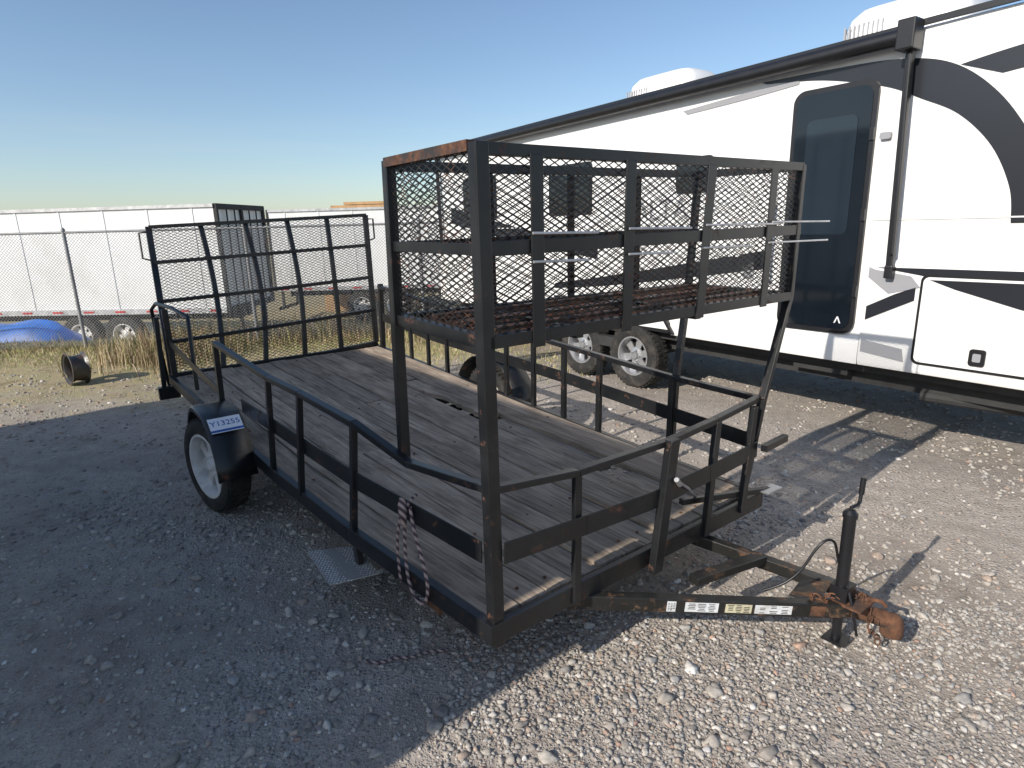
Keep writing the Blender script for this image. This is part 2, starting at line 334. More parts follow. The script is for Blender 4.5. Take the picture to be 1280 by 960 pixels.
# ------------------------------------------------------------------ utility trailer
ut=empty("utility_trailer",T(.9,2.4,0))
Lb=[0,1.05,2.0,4.84];La=[0,-.12,-.19,-.28]
def la(b_): return float(np.interp(b_,Lb,La))
def ra(b_): return 1.80+.04*b_/4.84
def dz(b_): return .40+.038*b_
V=[];F=[];UVs=[];CC=[]
nb=12
gap=.008
for i in range(nb):
    f0_=i/nb;f1_=(i+1)/nb
    segs=[(0.03,4.80)]
    if i==10: segs=[(0.03,2.15),(2.30,4.8)]
    if i==6: segs=[(.03,2.9),(2.91,4.8)]
    if i==3: segs=[(.03,1.9),(1.91,4.8)]
    if i==9: segs=[(0.03,.62),(.80,1.9),(1.96,3.25),(3.29,4.8)]
    for (b0,b1) in segs:
        n=26;tint=random.uniform(.72,1.12);ph=random.uniform(0,6);off=random.uniform(0,50);wz=random.uniform(-.005,.005)
        brk=(i==9 and 1.9<b0<3)
        base=len(V);wob=0
        for k in range(n+1):
            b_=b0+(b1-b0)*k/n;w_=ra(b_)-la(b_)
            aL=la(b_)+w_*f0_+gap/2+random.uniform(0,.003);aR=la(b_)+w_*f1_-gap/2-random.uniform(0,.003)
            if brk: wob=.7*wob+random.uniform(-.018,.018);aL+=.070*math.sin(math.pi*min(1,(k+3)/n))+wob
            if i==9 and not brk: aL+=.008*math.sin(k)
            z=dz(b_)+wz+.005*math.sin(ph+2*b_)+(.03*math.sin(math.pi*k/n) if (i==10 and b0<1) else 0)+(.025*(1-k/n)**3 if brk else 0)
            cup=.003*math.sin(ph)
            V+=[tuple(q) for q in (T(aL,b_,z+cup),T((aL+aR)/2,b_,z),T(aR,b_,z+cup),T(aR,b_,z-.036),T(aL,b_,z-.036))]
        for k in range(n):
            for j in range(5):
                j2=(j+1)%5
                F.append((base+k*5+j,base+k*5+j2,base+(k+1)*5+j2,base+(k+1)*5+j))
        F.append(tuple(base+j for j in range(4,-1,-1)));F.append(tuple(base+n*5+j for j in range(5)))
        us=[0,.07,.14,.18,-.04]
        for k in range(n+1):
            for j in range(5): UVs.append((us[j]+off,(b0+(b1-b0)*k/n)+off*.37));CC.append((tint,tint,tint*.985,1))
me=bpy.data.meshes.new("deck_boards");me.from_pydata(V,[],F);me.update()
ul=me.uv_layers.new(name="UVMap");li=np.zeros(len(me.loops),np.int32);me.loops.foreach_get("vertex_index",li)
ul.data.foreach_set("uv",np.array(UVs,np.float32)[li].ravel())
at=me.color_attributes.new("Col",'FLOAT_COLOR','POINT');at.data.foreach_set("color",np.array(CC,np.float32).ravel())
me.materials.append(M_wood);ob=bpy.data.objects.new("deck_boards",me);scene.collection.objects.link(ob);ob.parent=ut;ob.matrix_parent_inverse=Matrix.Translation(-ut.location)
m_=MB()
for b_ in (.12,.6,1.7,2.8,3.9,4.7):
    for i in range(nb):
        a_=la(b_)+(ra(b_)-la(b_))*(i+.5)/nb+random.uniform(-.02,.02)
        m_.lathe(T(a_,b_+random.uniform(-.01,.01),dz(b_)),Z,[(0,.006),(.007,.006),(.009,0)],8,False)
m_.obj("deck_bolts",M_rust,ut)
fr=MB()
bl=[0,1.05,2.0,3.4,4.84]
for i in range(4):
    b0,b1=bl[i],bl[i+1]
    p=T(la(b0)-.02,b0,dz(b0)-.035);q=T(la(b1)-.02,b1,dz(b1)-.035);fr.beam(p,q,.04,.085)
    p=T(ra(b0)+.02,b0,dz(b0)-.035);q=T(ra(b1)+.02,b1,dz(b1)-.035);fr.beam(p,q,.04,.085)
fr.beam(T(-.04,-.012,dz(0)-.035),T(1.84,-.012,dz(0)-.035),.03,.088)
fr.beam(T(-.3,4.86,dz(4.84)-.035),T(1.87,4.86,dz(4.84)-.035),.045,.11)
for b_ in np.linspace(.6,4.4,8): fr.beam(T(la(b_),b_,dz(b_)-.075),T(ra(b_),b_,dz(b_)-.075),.05,.06)
for a_ in (.45,1.4): fr.beam(T(a_,.1,dz(0)-.13),T(a_,4.7,dz(4.7)-.13),.05,.06)
topL=[T(0,.02,.955),T(-.04,.55,.905),T(-.12,.92,1.015),T(-.165,1.51,1.05),T(-.20,1.95,1.065),T(-.26,2.93,1.15)]
fr.path(topL,.040,.030)
midL=[T(-.03,.03,.70),T(-.127,.98,.72),T(-.20,2.03,.765),T(-.235,2.5,.785)]
fr.path(midL,.008,.095)
fr.vpost(T(-.135,1.02,.40),T(-.12,.93,1.0),.03,.036)
fr.vpost(T(-.19,1.60,.44),T(-.17,1.51,1.04),.03,.036)
fr.vpost(T(-.215,2.02,.45),T(-.205,1.94,1.05),.03,.036)
fr.vpost(T(-.26,2.98,.52),T(-.26,2.92,1.15),.035,.04)
fr.vpost(T(-.27,4.80,.56),T(-.27,4.80,1.22),.05,.05);fr.vpost(T(1.88,4.76,.50),T(1.88,4.70,1.30),.05,.05)
topR=[T(1.80,.03,.95),T(1.82,.6,.96),T(1.83,1.73,1.03),T(1.85,3.2,1.15),T(1.86,4.70,1.27)]
fr.path(topR,.04,.032)
midR=[T(1.83,.05,.69),T(1.84,1.65,.78),T(1.86,3.76,.85),T(1.87,4.68,.93)];fr.path(midR,.008,.09)
for b_ in (.62,1.25,1.62,1.98,2.34,3.3,3.66,4.02,4.38):
    zt=float(np.interp(b_,[.03,.6,1.73,3.2,4.7],[.95,.96,1.03,1.15,1.27]));fr.vpost(T(ra(b_)+.02,b_,dz(b_)-.03),T(ra(b_)+.03,b_,zt),.03,.04)
fr.path([T(.0,.0,.955),T(.42,-.015,.915),T(1.0,-.02,.91)],.04,.028);fr.path([T(1.0,-.02,.91),T(1.38,0,.925),T(1.80,.02,.955)],.04,.028)
fr.path([T(.03,-.032,.70),T(.45,-.04,.68),T(.88,-.04,.66),T(1.31,-.032,.67),T(1.74,-.025,.69)],.008,.09)
fr.vpost(T(.40,-.03,.33),T(.425,-.01,.915),.038,.025)
fr.vpost(T(.885,-.055,.30),T(.985,-.05,.93),.062,.04)
fr.vpost(T(1.30,-.03,.33),T(1.385,-.01,.92),.04,.03)
fr.vpost(T(1.62,-.03,.36),T(1.71,-.01,.93),.04,.03)
fr.beam(T(1.75,-.06,.70),T(2.02,-.03,.69),.035,.04)
fr.beam(T(1.2,.05,.52),T(1.93,-.04,.41),.03,.03)
fr.obj("frame_and_rails",M_black,ut,bevel=.003)
m_=MB();m_.tube([T(.98,-.085,.74),T(1.10,-.06,.66),T(1.34,.06,.50)],.007,8);m_.tube([T(.97,-.09,.75),T(1.01,-.08,.71)],.012,8);m_.obj("ratchet_bar",M_zinc,ut,smooth=True)
# cage
cg=MB();zb=1.50;D=.62
FLT=T(0,0,2.13);FRT=T(2.0,0,2.14);RLT=T(0,D,2.13);RRT=T(2.0,D,2.15)
FLB=T(.01,0,zb);FRB=T(1.97,0,1.49);RLB=T(.0,D,1.52);RRB=T(1.97,D,1.50)
cg.angle_post(T(-.02,-.02,.30),T(-.02,-.02,2.15),.05,.007)
cg.angle_post(T(-.045,D-.02,.90),T(-.02,D-.02,2.15),.042,.007)
cg.path([T(1.72,.03,.42),T(1.80,.0,.95),T(1.985,0,1.49),T(2.0,0,2.15)],.04,.03,A)
cg.path([T(1.84,.62,.42),T(1.84,.60,.95),T(1.95,D,1.49),T(2.0,D,2.15)],.04,.03,A)
for p,q in((FLT,FRT),(RLT,RRT),(FRT,RRT)): cg.beam(p,q,.035,.04)
for p,q in((FLB,FRB),(RLB,RRB),(FLB,RLB),(FRB,RRB)): cg.beam(p,q,.04,.045)
cg.beam(T(0,-.012,1.815),T(2.02,-.012,1.83),.008,.05)
cg.beam(T(-.012,0,1.815),T(-.012,D,1.82),.008,.04)
cg.beam(T(0,D+.01,1.815),T(2.0,D+.01,1.83),.008,.045)
for a0,a1 in((.225,.225),(.70,.69),(1.22,1.175),(1.72,1.70)):
    cg.vpost(T(a1,-.022,1.46),T(a0,-.022,2.12),.056,.008)
for a0 in(.5,1.0,1.5): cg.vpost(T(a0,D+.02,1.47),T(a0,D+.02,2.14),.045,.008)
cg.beam(T(0.45,0,1.48),T(.45,D,1.50),.04,.04);cg.beam(T(1.2,0,1.47),T(1.2,D,1.49),.04,.04)
cg.obj("cage_frame",M_black,ut,bevel=.002)
c2_=MB();c2_.beam(FLT+Z*.012+B*.03,RLT+Z*.012,.045,.035);c2_.beam(RLT+B*.02,RRT+B*.02,.03,.03);c2_.beam(T(.1,.08,1.53),T(1.9,.10,1.52),.05,.012);c2_.beam(T(.1,.3,1.53),T(1.9,.33,1.52),.07,.012);c2_.beam(T(.1,.5,1.535),T(1.9,.52,1.525),.05,.012);c2_.obj("cage_rusty_bars",M_rustmesh,ut)
mp_=MB();cw,ch,w,t=.054,.027,.0038,.0028
mp_.panel(FLB,FRB,FRT,FLT,cw,ch,w,t,-.01);mp_.panel(RLB,FLB,FLT,RLT,cw,ch,w,t,.008)
mp_.panel(FRB,RRB,RRT,FRT,cw,ch,w,t)
mp_.obj("cage_mesh_sides",M_mesh,ut)
mp_=MB();mp_.panel(RLB,RRB,RRT,RLT,cw,ch,w,t);mp_.obj("cage_mesh_back",M_rustmesh,ut)
mp_=MB();mp_.panel(FLB,FRB,RRB,RLB,cw,.024,.007,.003,-.02);mp_.obj("cage_mesh_floor",M_rustmesh,ut)
rd=MB()
for z_,pts in((1.862,[(.22,.50),(.70,1.05),(1.2,1.75),(1.72,2.24)]),(1.765,[(.22,.45),(.70,.93),(1.18,1.52),(1.7,2.24)])):
    for i,(x0,x1) in enumerate(pts): rd.tube([T(x0-.03,-.04-.006*(i%2),z_+.004*i),T(x1,-.045-.006*(i%2),z_-.006+.004*i)],.0048,8)
rd.obj("threaded_rods",M_zinc,ut,smooth=True)
# tailgate
gt=MB();GBL=T(-.28,4.88,.50);GBR=T(1.86,4.88,.62);GTL=T(-.20,5.42,1.97);GTR=T(1.90,4.99,2.05)
def G(u,v,o=0):
    p=GBL*(1-u)*(1-v)+GBR*u*(1-v)+GTR*u*v+GTL*(1-u)*v
    return p-B*(.05*math.sin(math.pi*v)*math.sin(math.pi*u)+o)+A*(.05*math.sin(math.pi*v)*max(0,math.sin(math.pi*u*1.3)))
for u in(0,.215,.41,.605,.80,1):
    gt.path([G(u,v/8) for v in range(9)],.045 if 0<u<1 else .055,.035,B)
for v in(0,.26,.52,.77,1):
    gt.path([G(u/8,v,.02) for u in range(9)],.035,.05 if v in(0,1) else .042,B)
gt.tube([G(0,.97),G(0,.97)-A*.09-Z*.01,G(0,.80)-A*.09,G(0,.78)],.010);gt.tube([G(1,.97),G(1,.97)+A*.09,G(1,.82)+A*.09,G(1,.80)],.010)
gt.obj("tailgate_frame",M_black,ut,bevel=.002)
mp_=MB()
mp_.panel(GBL,GBR,GTR,GTL,.060,.030,.0042,.003,.05);mp_.obj("tailgate_mesh",M_mesh,ut)
lt=MB();lt.tube([T(-.30,5.0,.40),T(-.34,4.95,.9),T(-.36,4.9,1.22),T(-.33,4.8,1.28),T(-.27,4.4,1.27),T(-.22,4.0,1.22),T(-.24,3.9,1.1),T(-.25,3.9,.62)],.017)
lt.vpost(T(-.37,4.86,.42),T(-.34,4.86,1.15),.04,.04);lt.beam(T(-.42,4.88,.42),T(-.24,4.88,.42),.07,.12)
lt.beam(T(-.26,3.0,.78),T(-.28,4.8,.92),.008,.06)
lt.obj("gate_latch",M_black,ut,smooth=True)
# wheels
def trailer_wheel(par,c,ax,r,w,rimm,spokes,rr=.6,name="wheel"):
    c=Vector(c);ax=Vector(ax).normalized();rim=r*rr
    t_=MB();h=w/2
    t_.lathe(c,ax,[(rim,-h*.8),(rim+.02,-h*.95),(r*.85,-h),(r*.955,-h*.88),(r*.99,-h*.6),(r,-h*.2),(r,h*.2),(r*.99,h*.6),(r*.955,h*.88),(r*.85,h),(rim+.02,h*.95),(rim,h*.8)],48)
    x=Z.cross(ax).normalized();y=ax.cross(x)
    for k in range(44):
        a=2*math.pi*k/44;d=x*math.cos(a)+y*math.sin(a);e=ax.cross(d)
        for sd in(-1,1): t_.quadbox(c+d*(r*.992)+ax*sd*h*.50+e*(.01*sd),ax*h*.55,e*(r*.07),d*(.012))
    t_.obj(name+"_tyre",M_tire,par,smooth=True)
    m_=MB();m_.lathe(c,ax,[(rim*1.05,h*.90),(rim*.97,h*.90),(rim*.93,h*.5),(rim*.88,-h*.7),(rim*1.0,-h*.8),(rim*1.0,h*.5)],48)
    m_.lathe(c,ax,[(0,h*.62),(rim*.16,h*.62),(rim*.2,h*.45),(rim*.42,h*.32),(rim*.46,h*.18),(0,h*.1)],32,False)
    for k in range(spokes):
        a=2*math.pi*(k+.25)/spokes;d=x*math.cos(a)+y*math.sin(a);e=ax.cross(d)
        w0=rim*1.95/spokes;w1=rim*2.7/spokes
        p0=c+d*rim*.36+ax*h*.30;p1=c+d*rim*.93+ax*h*.22
        m_.add([p0-e*w0/2,p0+e*w0/2,p1+e*w1/2,p1-e*w1/2,p0-e*w0/2-ax*.02,p0+e*w0/2-ax*.02,p1+e*w1/2-ax*.02,p1-e*w1/2-ax*.02],[(0,1,2,3),(7,6,5,4),(0,4,5,1),(1,5,6,2),(2,6,7,3),(3,7,4,0)])
    for k in range(5):
        a=2*math.pi*k/5;d=x*math.cos(a)+y*math.sin(a);m_.lathe(c+d*rim*.3+ax*h*.3,ax,[(0,.03),(.009,.03),(.011,0)],8,False)
    m_.obj(name+"_rim",rimm,par,smooth=True)
    b_=MB();b_.lathe(c-ax*h*.2,ax,[(0,0),(rim*.9,0),(rim*.9,-.03),(0,-.03)],24,False);b_.obj(name+"_drum",M_under,par)
WC=T(-.385,2.80,.325)
trailer_wheel(ut,WC,-A-B*.22,.335,.185,M_rimw,8,.66,"left_wheel")
trailer_wheel(ut,T(2.02,2.78,.325),A,.335,.185,M_rimw,8,.66,"right_wheel")
ax_=MB();ax_.tube([WC+A*.05,T(2.0,2.78,.335)],.035);ax_.obj("axle",M_under,ut)
def fender(cent_a,b_,zc,sgn,nm):
    m_=MB();n=16;R_=.43;w_=.24;vs=[];fs=[]
    for k in range(n+1):
        an=math.radians(2+176*k/n);cb=R_*1.08*math.cos(an);cz=min(R_*.98*math.sin(an),R_*.93)
        i_=cent_a-sgn*w_/2;o_=cent_a+sgn*w_/2
        vs+=[T(i_,b_+cb,zc+cz),T(o_-sgn*.015,b_+cb,zc+cz),T(o_,b_+cb*.985,zc+cz-.012),T(o_,b_+cb*.93,zc+cz*.93-.01)]
    for k in range(n):
        for j in range(3): fs.append((k*4+j,k*4+j+1,(k+1)*4+j+1,(k+1)*4+j))
    m_.add(vs,fs);ob=m_.obj(nm,M_black,ut,smooth=True);so=ob.modifiers.new("s",'SOLIDIFY');so.thickness=.004
fender(-.350,2.80,.335,-1,"left_fender");fender(2.03,2.78,.335,1,"right_fender")
an=math.radians(128);lc=T(-.350,2.80+.4644*math.cos(an),.335+min(.4214*math.sin(an),.4));tg=(B*-.4644*math.sin(an)+Z*.4214*math.cos(an))
tg=-tg.normalized();nrm=A.cross(tg).normalized()
if nrm.z<0: nrm=-nrm
lc=lc+nrm*.012
m_=MB();m_.quadbox(lc,A*.20,tg*.125,nrm*.002);m_.obj("lot_label",M_lot,ut)
m_=MB();m_.quadbox(lc+nrm*.0018-tg*.048,A*.20,tg*.018,nrm*.001);m_.obj("lot_label_band",M_labelblue,ut)
text("lot_label_number","Y13255",.060,M_labelblue,lc+nrm*.002+tg*.012,A,tg,ut,.0005)
# step plate
m_=MB();p=[T(-.30,.97,.215),T(-.08,.88,.235),T(-.05,1.20,.24),T(-.27,1.36,.215)];m_.add(p+[q-Z*.006 for q in p],[(0,1,2,3),(7,6,5,4),(0,4,5,1),(1,5,6,2),(2,6,7,3),(3,7,4,0)]);m_.obj("step_plate",M_tread,ut)
m_=MB();m_.vpost(T(-.11,1.04,.22),T(-.12,1.04,.42),.03,.05);m_.beam(T(-.28,1.10,.20),T(-.06,1.05,.215),.04,.02);m_.obj("step_bracket",M_black,ut)
m_=MB();m_.quadbox(T(-.065,.36,.33),A*.012,B*.10,Z*.07);m_.obj("rusty_tab",M_rust,ut)
# rope
def rope_curve(name,pts,r,m,par):
    c=bpy.data.curves.new(name,'CURVE');c.dimensions='3D';c.bevel_depth=r;c.bevel_resolution=3
    s_=c.splines.new('NURBS');s_.points.add(len(pts)-1)
    for i,p_ in enumerate(pts): s_.points[i].co=(*p_,1)
    s_.use_endpoint_u=True;s_.order_u=4;c.resolution_u=8
    o_=bpy.data.objects.new(name,c);scene.collection.objects.link(o_);c.materials.append(m);o_.parent=par;o_.matrix_parent_inverse=Matrix.Translation(-par.location)
rp=[T(-.04,.50,.775),T(-.10,.49,.765),T(-.105,.50,.66),T(-.105,.515,.60),T(-.105,.52,.48),T(-.11,.50,.38),T(-.11,.44,.315),T(-.105,.37,.325),T(-.10,.33,.42),T(-.10,.37,.54),T(-.10,.44,.66),T(-.095,.46,.75)]
rope_curve("rope_loop",rp,.0075,M_rope,ut)
rope_curve("rope_tail",[T(-.105,.50,.76),T(-.115,.51,.70),T(-.12,.55,.62),T(-.12,.565,.50),T(-.12,.56,.40),T(-.12,.55,.36)],.0065,M_rope,ut)
rope_curve("rope_on_ground",[T(.02,.42,.012),T(-.05,.48,.02),T(-.12,.45,.018),T(-.2,.55,.018),T(-.25,.52,.012),T(-.3,.6,.01)],.007,M_rope,ut)
m_=MB();m_.tube([T(-.11,.505,.78),T(-.112,.50,.75),T(-.115,.49,.71),T(-.112,.5,.66)],[.010,.019,.018,.010]);m_.obj("rope_knot",M_rope,ut,smooth=True)
# tongue
tn=MB()
JA,JB=1.45,-.65
TA,TB_=T(.22,.18,.325),T(1.46,-.68,.175)
tn.beam(TA,TB_,.05,.068)
tn.beam(T(1.24,.26,.31),T(1.58,-.60,.185),.05,.06)
tn.beam(T(.98,-.20,.285),T(1.44,-.27,.26),.06,.04)
tn.beam(T(1.30,-.55,.218),T(1.58,-.50,.215),.12,.01)
tn.obj("tongue_beams",M_tongue,ut,bevel=.004)
m_=MB()
m_.quadbox(T(1.49,-.69,.212),A*.16,B*.13,Z*.01)
m_.tube([T(1.47,-.66,.165),T(1.54,-.74,.145),T(1.575,-.79,.135),T(1.60,-.815,.12)],[.034,.036,.040,.036],14)
m_.lathe(T(1.60,-.82,.06),Z,[(.0,.10),(.025,.095),(.042,.075),(.047,.045),(.047,0),(.038,0)],20,False)
m_.tube([T(1.50,-.70,.20),T(1.53,-.735,.225),T(1.57,-.775,.215),T(1.585,-.79,.19)],.009)
for k in range(4): m_.lathe(T(1.44+.035*k,-.66-.012*k,.217),Z,[(0,.014),(.010,.014),(.012,0)],6,False)
m_.obj("coupler",M_rust,ut,smooth=True)
def link_chain(name,pts,par,m):
    m_=MB()
    for i in range(len(pts)-1):
        p,q=pts[i],pts[i+1];d=(q-p);L_=d.length;d.normalize();x=d.cross(Z).normalized() if i%2 else d.cross(d.cross(Z)).normalized()
        c=(p+q)/2;ring=[c+d*(L_*.66)*math.cos(a)+x*.011*math.sin(a) for a in np.linspace(0,2*math.pi,11)]
        m_.tube(ring,.0035,6,False)
    m_.obj(name,m,par,smooth=True)
cp=[]
for i in range(22):
    u=i/21;cp.append(T(1.32+.24*u,-.585-.12*u+.022*math.sin(i*1.1),.236-.03*u+.014*math.sin(u*19)))
link_chain("safety_chain",cp,ut,M_rust)
cp=[T(1.50+.03*math.sin(i*.9),-.74-.006*i,.215-.018*i) for i in range(11)];link_chain("safety_chain_end",cp,ut,M_rust)
cp=[T(1.52+.02*math.sin(i*1.4),-.70-.008*i,.225-.010*i+.02*math.sin(i*.8)) for i in range(12)];link_chain("safety_chain_coil",cp,ut,M_rust)
m_=MB()
m_.tube([T(JA,JB,.012),T(JA,JB,.64)],.021,14);m_.tube([T(JA,JB,.24),T(JA,JB,.62)],.0265,16)
m_.lathe(T(JA,JB,.62),Z,[(.031,0),(.031,.02),(.018,.035),(0,.036)],16,False)
m_.quadbox(T(JA,JB,.012),A*.09,B*.09,Z*.012)
m_.tube([T(JA,JB,.645),T(JA,JB,.665),T(JA+.04,JB-.01,.67),T(JA+.055,JB-.01,.68),T(JA+.065,JB-.01,.77)],.008)
m_.tube([T(JA+.060,JB-.01,.715),T(JA+.067,JB-.01,.79)],.012)
m_.quadbox(T(JA+.01,JB+.0,.255),A*.085,B*.075,Z*.07)
m_.obj("tongue_jack",M_trim,ut,smooth=True)
rope_curve("wiring_loop",[T(1.20,-.42,.25),T(1.28,-.52,.30),T(1.33,-.56,.46),T(1.37,-.60,.53),T(1.42,-.62,.50),T(1.44,-.62,.40),T(1.46,-.67,.30),T(1.42,-.72,.20),T(1.44,-.74,.08)],.006,M_trim,ut)
def lab(o,xd,yd,w_,h_,nm,m=M_label):
    q=MB();nn=Vector(xd).cross(Vector(yd)).normalized();q.quadbox(Vector(o),Vector(xd).normalized()*w_,Vector(yd).normalized()*h_,nn*.001);q.obj(nm,m,ut)
bd=(TB_-TA).normalized();bn=bd.cross(Z).normalized()
if bn.dot(B)>0: bn=-bn
bu=bd.cross(bn).normalized();
if bu.z<0: bu=-bu
for i,(u,w_,hh,mm_) in enumerate(((.46,.04,.05,M_label),(.55,.15,.046,M_label),(.66,.12,.042,M_labely),(.765,.17,.042,M_label),(.90,.07,.05,M_rust))):
    o_=TA+(TB_-TA)*u+bn*.0268;lab(o_,bd,bu,w_,hh,"tongue_label_%d"%i,mm_)
    if i<4:
        q=MB()
        for k in range(5):
            for j in range(3):
                if random.random()<.8: q.quadbox(o_+bn*.001+bu*(.016-.008*k)+bd*w_*(-.3+.3*j),bd*w_*random.uniform(.12,.26),bu*.0028,bn*.001)
        q.obj("tongue_label_print_%d"%i,M_trim,ut)
m_=MB();m_.quadbox(T(1.86,-.05,.43),A*.14,B*.07,Z*.006);m_.obj("front_bracket",M_zinc,ut)
# ------------------------------------------------------------------ loose rim on grass
wr=empty("steel_wheel_rim",T(-.9,8.15,.2))
m_=MB();ax=Vector((-.62,-.78,.04)).normalized();c=T(-.93,8.2,.205)
m_.lathe(c,ax,[(.215,.10),(.20,.105),(.185,.08),(.165,.03),(.18,-.07),(.215,-.10),(.205,-.105),(.17,-.06),(.15,.03),(.178,.085)],36)
m_.lathe(c,ax,[(.165,-.03),(.11,.0),(.05,.0),(.05,-.02),(.11,-.02),(.165,-.05)],36);m_.obj("rim",black_metal("rim_steel",.52,.72,base=(.045,.042,.040)),wr,smooth=True)
# ------------------------------------------------------------------ travel trailer (RV)
rv=empty("travel_trailer",R(-1.5,1.2,0))
def ribbon(name,outline,m,n0=-.004,th=.003,par=rv):
    mb=MB();k=len(outline);vs=[R(s_,n0-th,z_) for s_,z_ in outline]+[R(s_,n0,z_) for s_,z_ in outline]
    fs=[tuple(range(k)),tuple(range(2*k-1,k-1,-1))]+[(i,(i+1)%k,(i+1)%k+k,i+k) for i in range(k)]
    mb.add(vs,fs);return mb.obj(name,m,par)
def loft(secs,name,m,par,smooth=True,bev=0):
    mb=MB();n=len(secs[0]);vs=[];fs=[]
    for sc_ in secs: vs+=sc_
    for i in range(len(secs)-1):
        for j in range(n): fs.append((i*n+j,i*n+(j+1)%n,(i+1)*n+(j+1)%n,(i+1)*n+j))
    fs.append(tuple(range(n-1,-1,-1)));fs.append(tuple(range(len(vs)-n,len(vs))))
    mb.add(vs,fs);return mb.obj(name,m,par,smooth,bev)
def sec(s_,zb_,zt_,n0=0,n1=2.45,r=.05):
    return [R(s_,n0,zb_),R(s_,n0,zt_-r),R(s_,n0+r*.3,zt_-r*.3),R(s_,n0+r,zt_),R(s_,(n0+n1)/2,zt_+.05),R(s_,n1-r,zt_),R(s_,n1,zt_-r),R(s_,n1,zb_)]
S0=-6.35
loft([sec(S0,.80,3.08,.06,2.4),sec(S0+.08,.75,3.12,0),sec(2.1,.75,3.20,0),sec(2.7,.95,3.12,.0),sec(3.3,1.3,2.85,.1,2.3)],"body_shell",M_white,rv)
def skirt(s0,s1,zt,nm,d=.03):
    loft([[R(s_,-.012,.70),R(s_,-d,.74),R(s_,-d,zt-.05),R(s_,-.010,zt),R(s_,.02,zt),R(s_,.02,.70)] for s_ in(s0,s1)],nm,M_white,rv,bev=.004)
skirt(.72,2.6,1.56,"front_lower_panel")
skirt(-1.25,.712,.93,"skirt_panel",.02);skirt(S0+.1,-3.4,.98,"rear_skirt_panel",.02)
m_=MB();m_.quadbox(R(-1.8,1.25,.66),RS*8.2,RN*2.2,Z*.10)
for n_ in(.35,2.1): m_.beam(R(S0+.2,n_,.55),R(2.2,n_,.55),.08,.16)
m_.tube([R(-1.81,.05,.38),R(-1.81,2.4,.38)],.05);m_.tube([R(-2.72,.05,.38),R(-2.72,2.4,.38)],.05)
m_.obj("chassis",M_under,rv)
m_=MB()
m_.tube([R(1.1,.3,.46),R(1.9,.5,.44)],.05);m_.quadbox(R(.3,.4,.58),RS*.5,RN*.4,Z*.08);m_.obj("underbelly_tanks",M_under,rv)
m_=MB();m_.quadbox(R(-2.27,.16,.86),RS*1.95,RN*.30,Z*.30);m_.obj("wheel_well",M_trim,rv)
m_=MB();m_.path([R(-3.32,-.03,.72),R(-3.15,-.03,.98),R(-1.4,-.03,.98),R(-1.2,-.03,.72)],.03,.05,RN);m_.obj("wheel_arch_trim",M_trim,rv)
for i,s_ in enumerate((-1.81,-2.72)): trailer_wheel(rv,R(s_,.10,.38),-RN,.38,.22,M_alloy,6,.58,"wheel_%d"%i)
m_=MB();m_.quadbox(R(-2.27,.05,.50),RS*.35,RN*.1,Z*.12);m_.obj("spring_equaliser",M_under,rv)
m_=MB();m_.beam(R(-6.2,-.004,1.86),R(-.05,-.004,1.86),.008,.010,Z);m_.beam(R(.70,-.004,1.86),R(2.6,-.004,1.86),.008,.010,Z)
m_.obj("belt_moulding",M_white,rv)
def rrect(s0,s1,z0,z1,r,k=6):
    o=[]
    for cx,cz,a0 in((s1-r,z1-r,0),(s0+r,z1-r,90),(s0+r,z0+r,180),(s1-r,z0+r,270)):
        for i in range(k+1): a=math.radians(a0+90*i/k);o.append((cx+r*math.cos(a),cz+r*math.sin(a)))
    return o
ribbon("door_frame",rrect(-.02,.66,.94,2.90,.10),M_trim,-.002,.026)
ribbon("door_glass",rrect(.015,.625,.98,2.86,.08),M_glass,-.029,.004)
ribbon("door_window",rrect(.12,.53,1.75,2.66,.05),simple("window_glass_light",(.014,.022,.031),.05,0,.1,2),-.034,.003)
m_=MB();m_.quadbox(R(.06,-.05,1.72),RS*.05,RN*.03,Z*.14);m_.quadbox(R(.06,-.075,1.70),RS*.03,RN*.02,Z*.10);m_.obj("door_handle",M_trim,rv)
m_=MB();m_.tube([R(-.12,-.01,2.0),R(-.12,-.07,1.97),R(-.12,-.07,1.35),R(-.12,-.01,1.32)],.012);m_.obj("grab_handle",M_trim,rv,smooth=True)
m_=MB()
for k in(1.3,1.9,2.5): m_.quadbox(R(.645,-.036,k),RS*.03,RN*.02,Z*.09)
m_.obj("door_hinges",M_trim,rv)
text("door_badge","^",.14,M_label,R(.53,-.036,1.03),RS,Z,rv,.001)
# awning
m_=MB();m_.tube([R(-6.1,-.10,3.04),R(.80,-.10,3.12)],.055,16);m_.obj("awning_roll",M_trim,rv,smooth=True)
m_=MB();m_.beam(R(-6.1,-.025,3.10),R(.80,-.025,3.185),.05,.05);m_.beam(R(.80,-.02,3.20),R(2.1,-.02,3.22),.03,.04)
m_.obj("awning_rail",M_trim,rv)
m_=MB();m_.quadbox(R(.86,-.10,3.12),RS*.12,RN*.15,Z*.20);m_.beam(R(.86,-.06,3.06),R(.90,-.06,1.50),.05,.05,RS);m_.beam(R(.88,-.11,3.0),R(.92,-.10,1.60),.03,.03,RS);m_.quadbox(R(.905,-.07,1.47),RS*.06,RN*.06,Z*.10)
m_.quadbox(R(-6.13,-.10,3.04),RS*.12,RN*.15,Z*.18);m_.beam(R(-6.1,-.06,3.0),R(-6.06,-.06,1.5),.05,.05,RS)
m_.obj("awning_arms",M_trim,rv,bevel=.01)
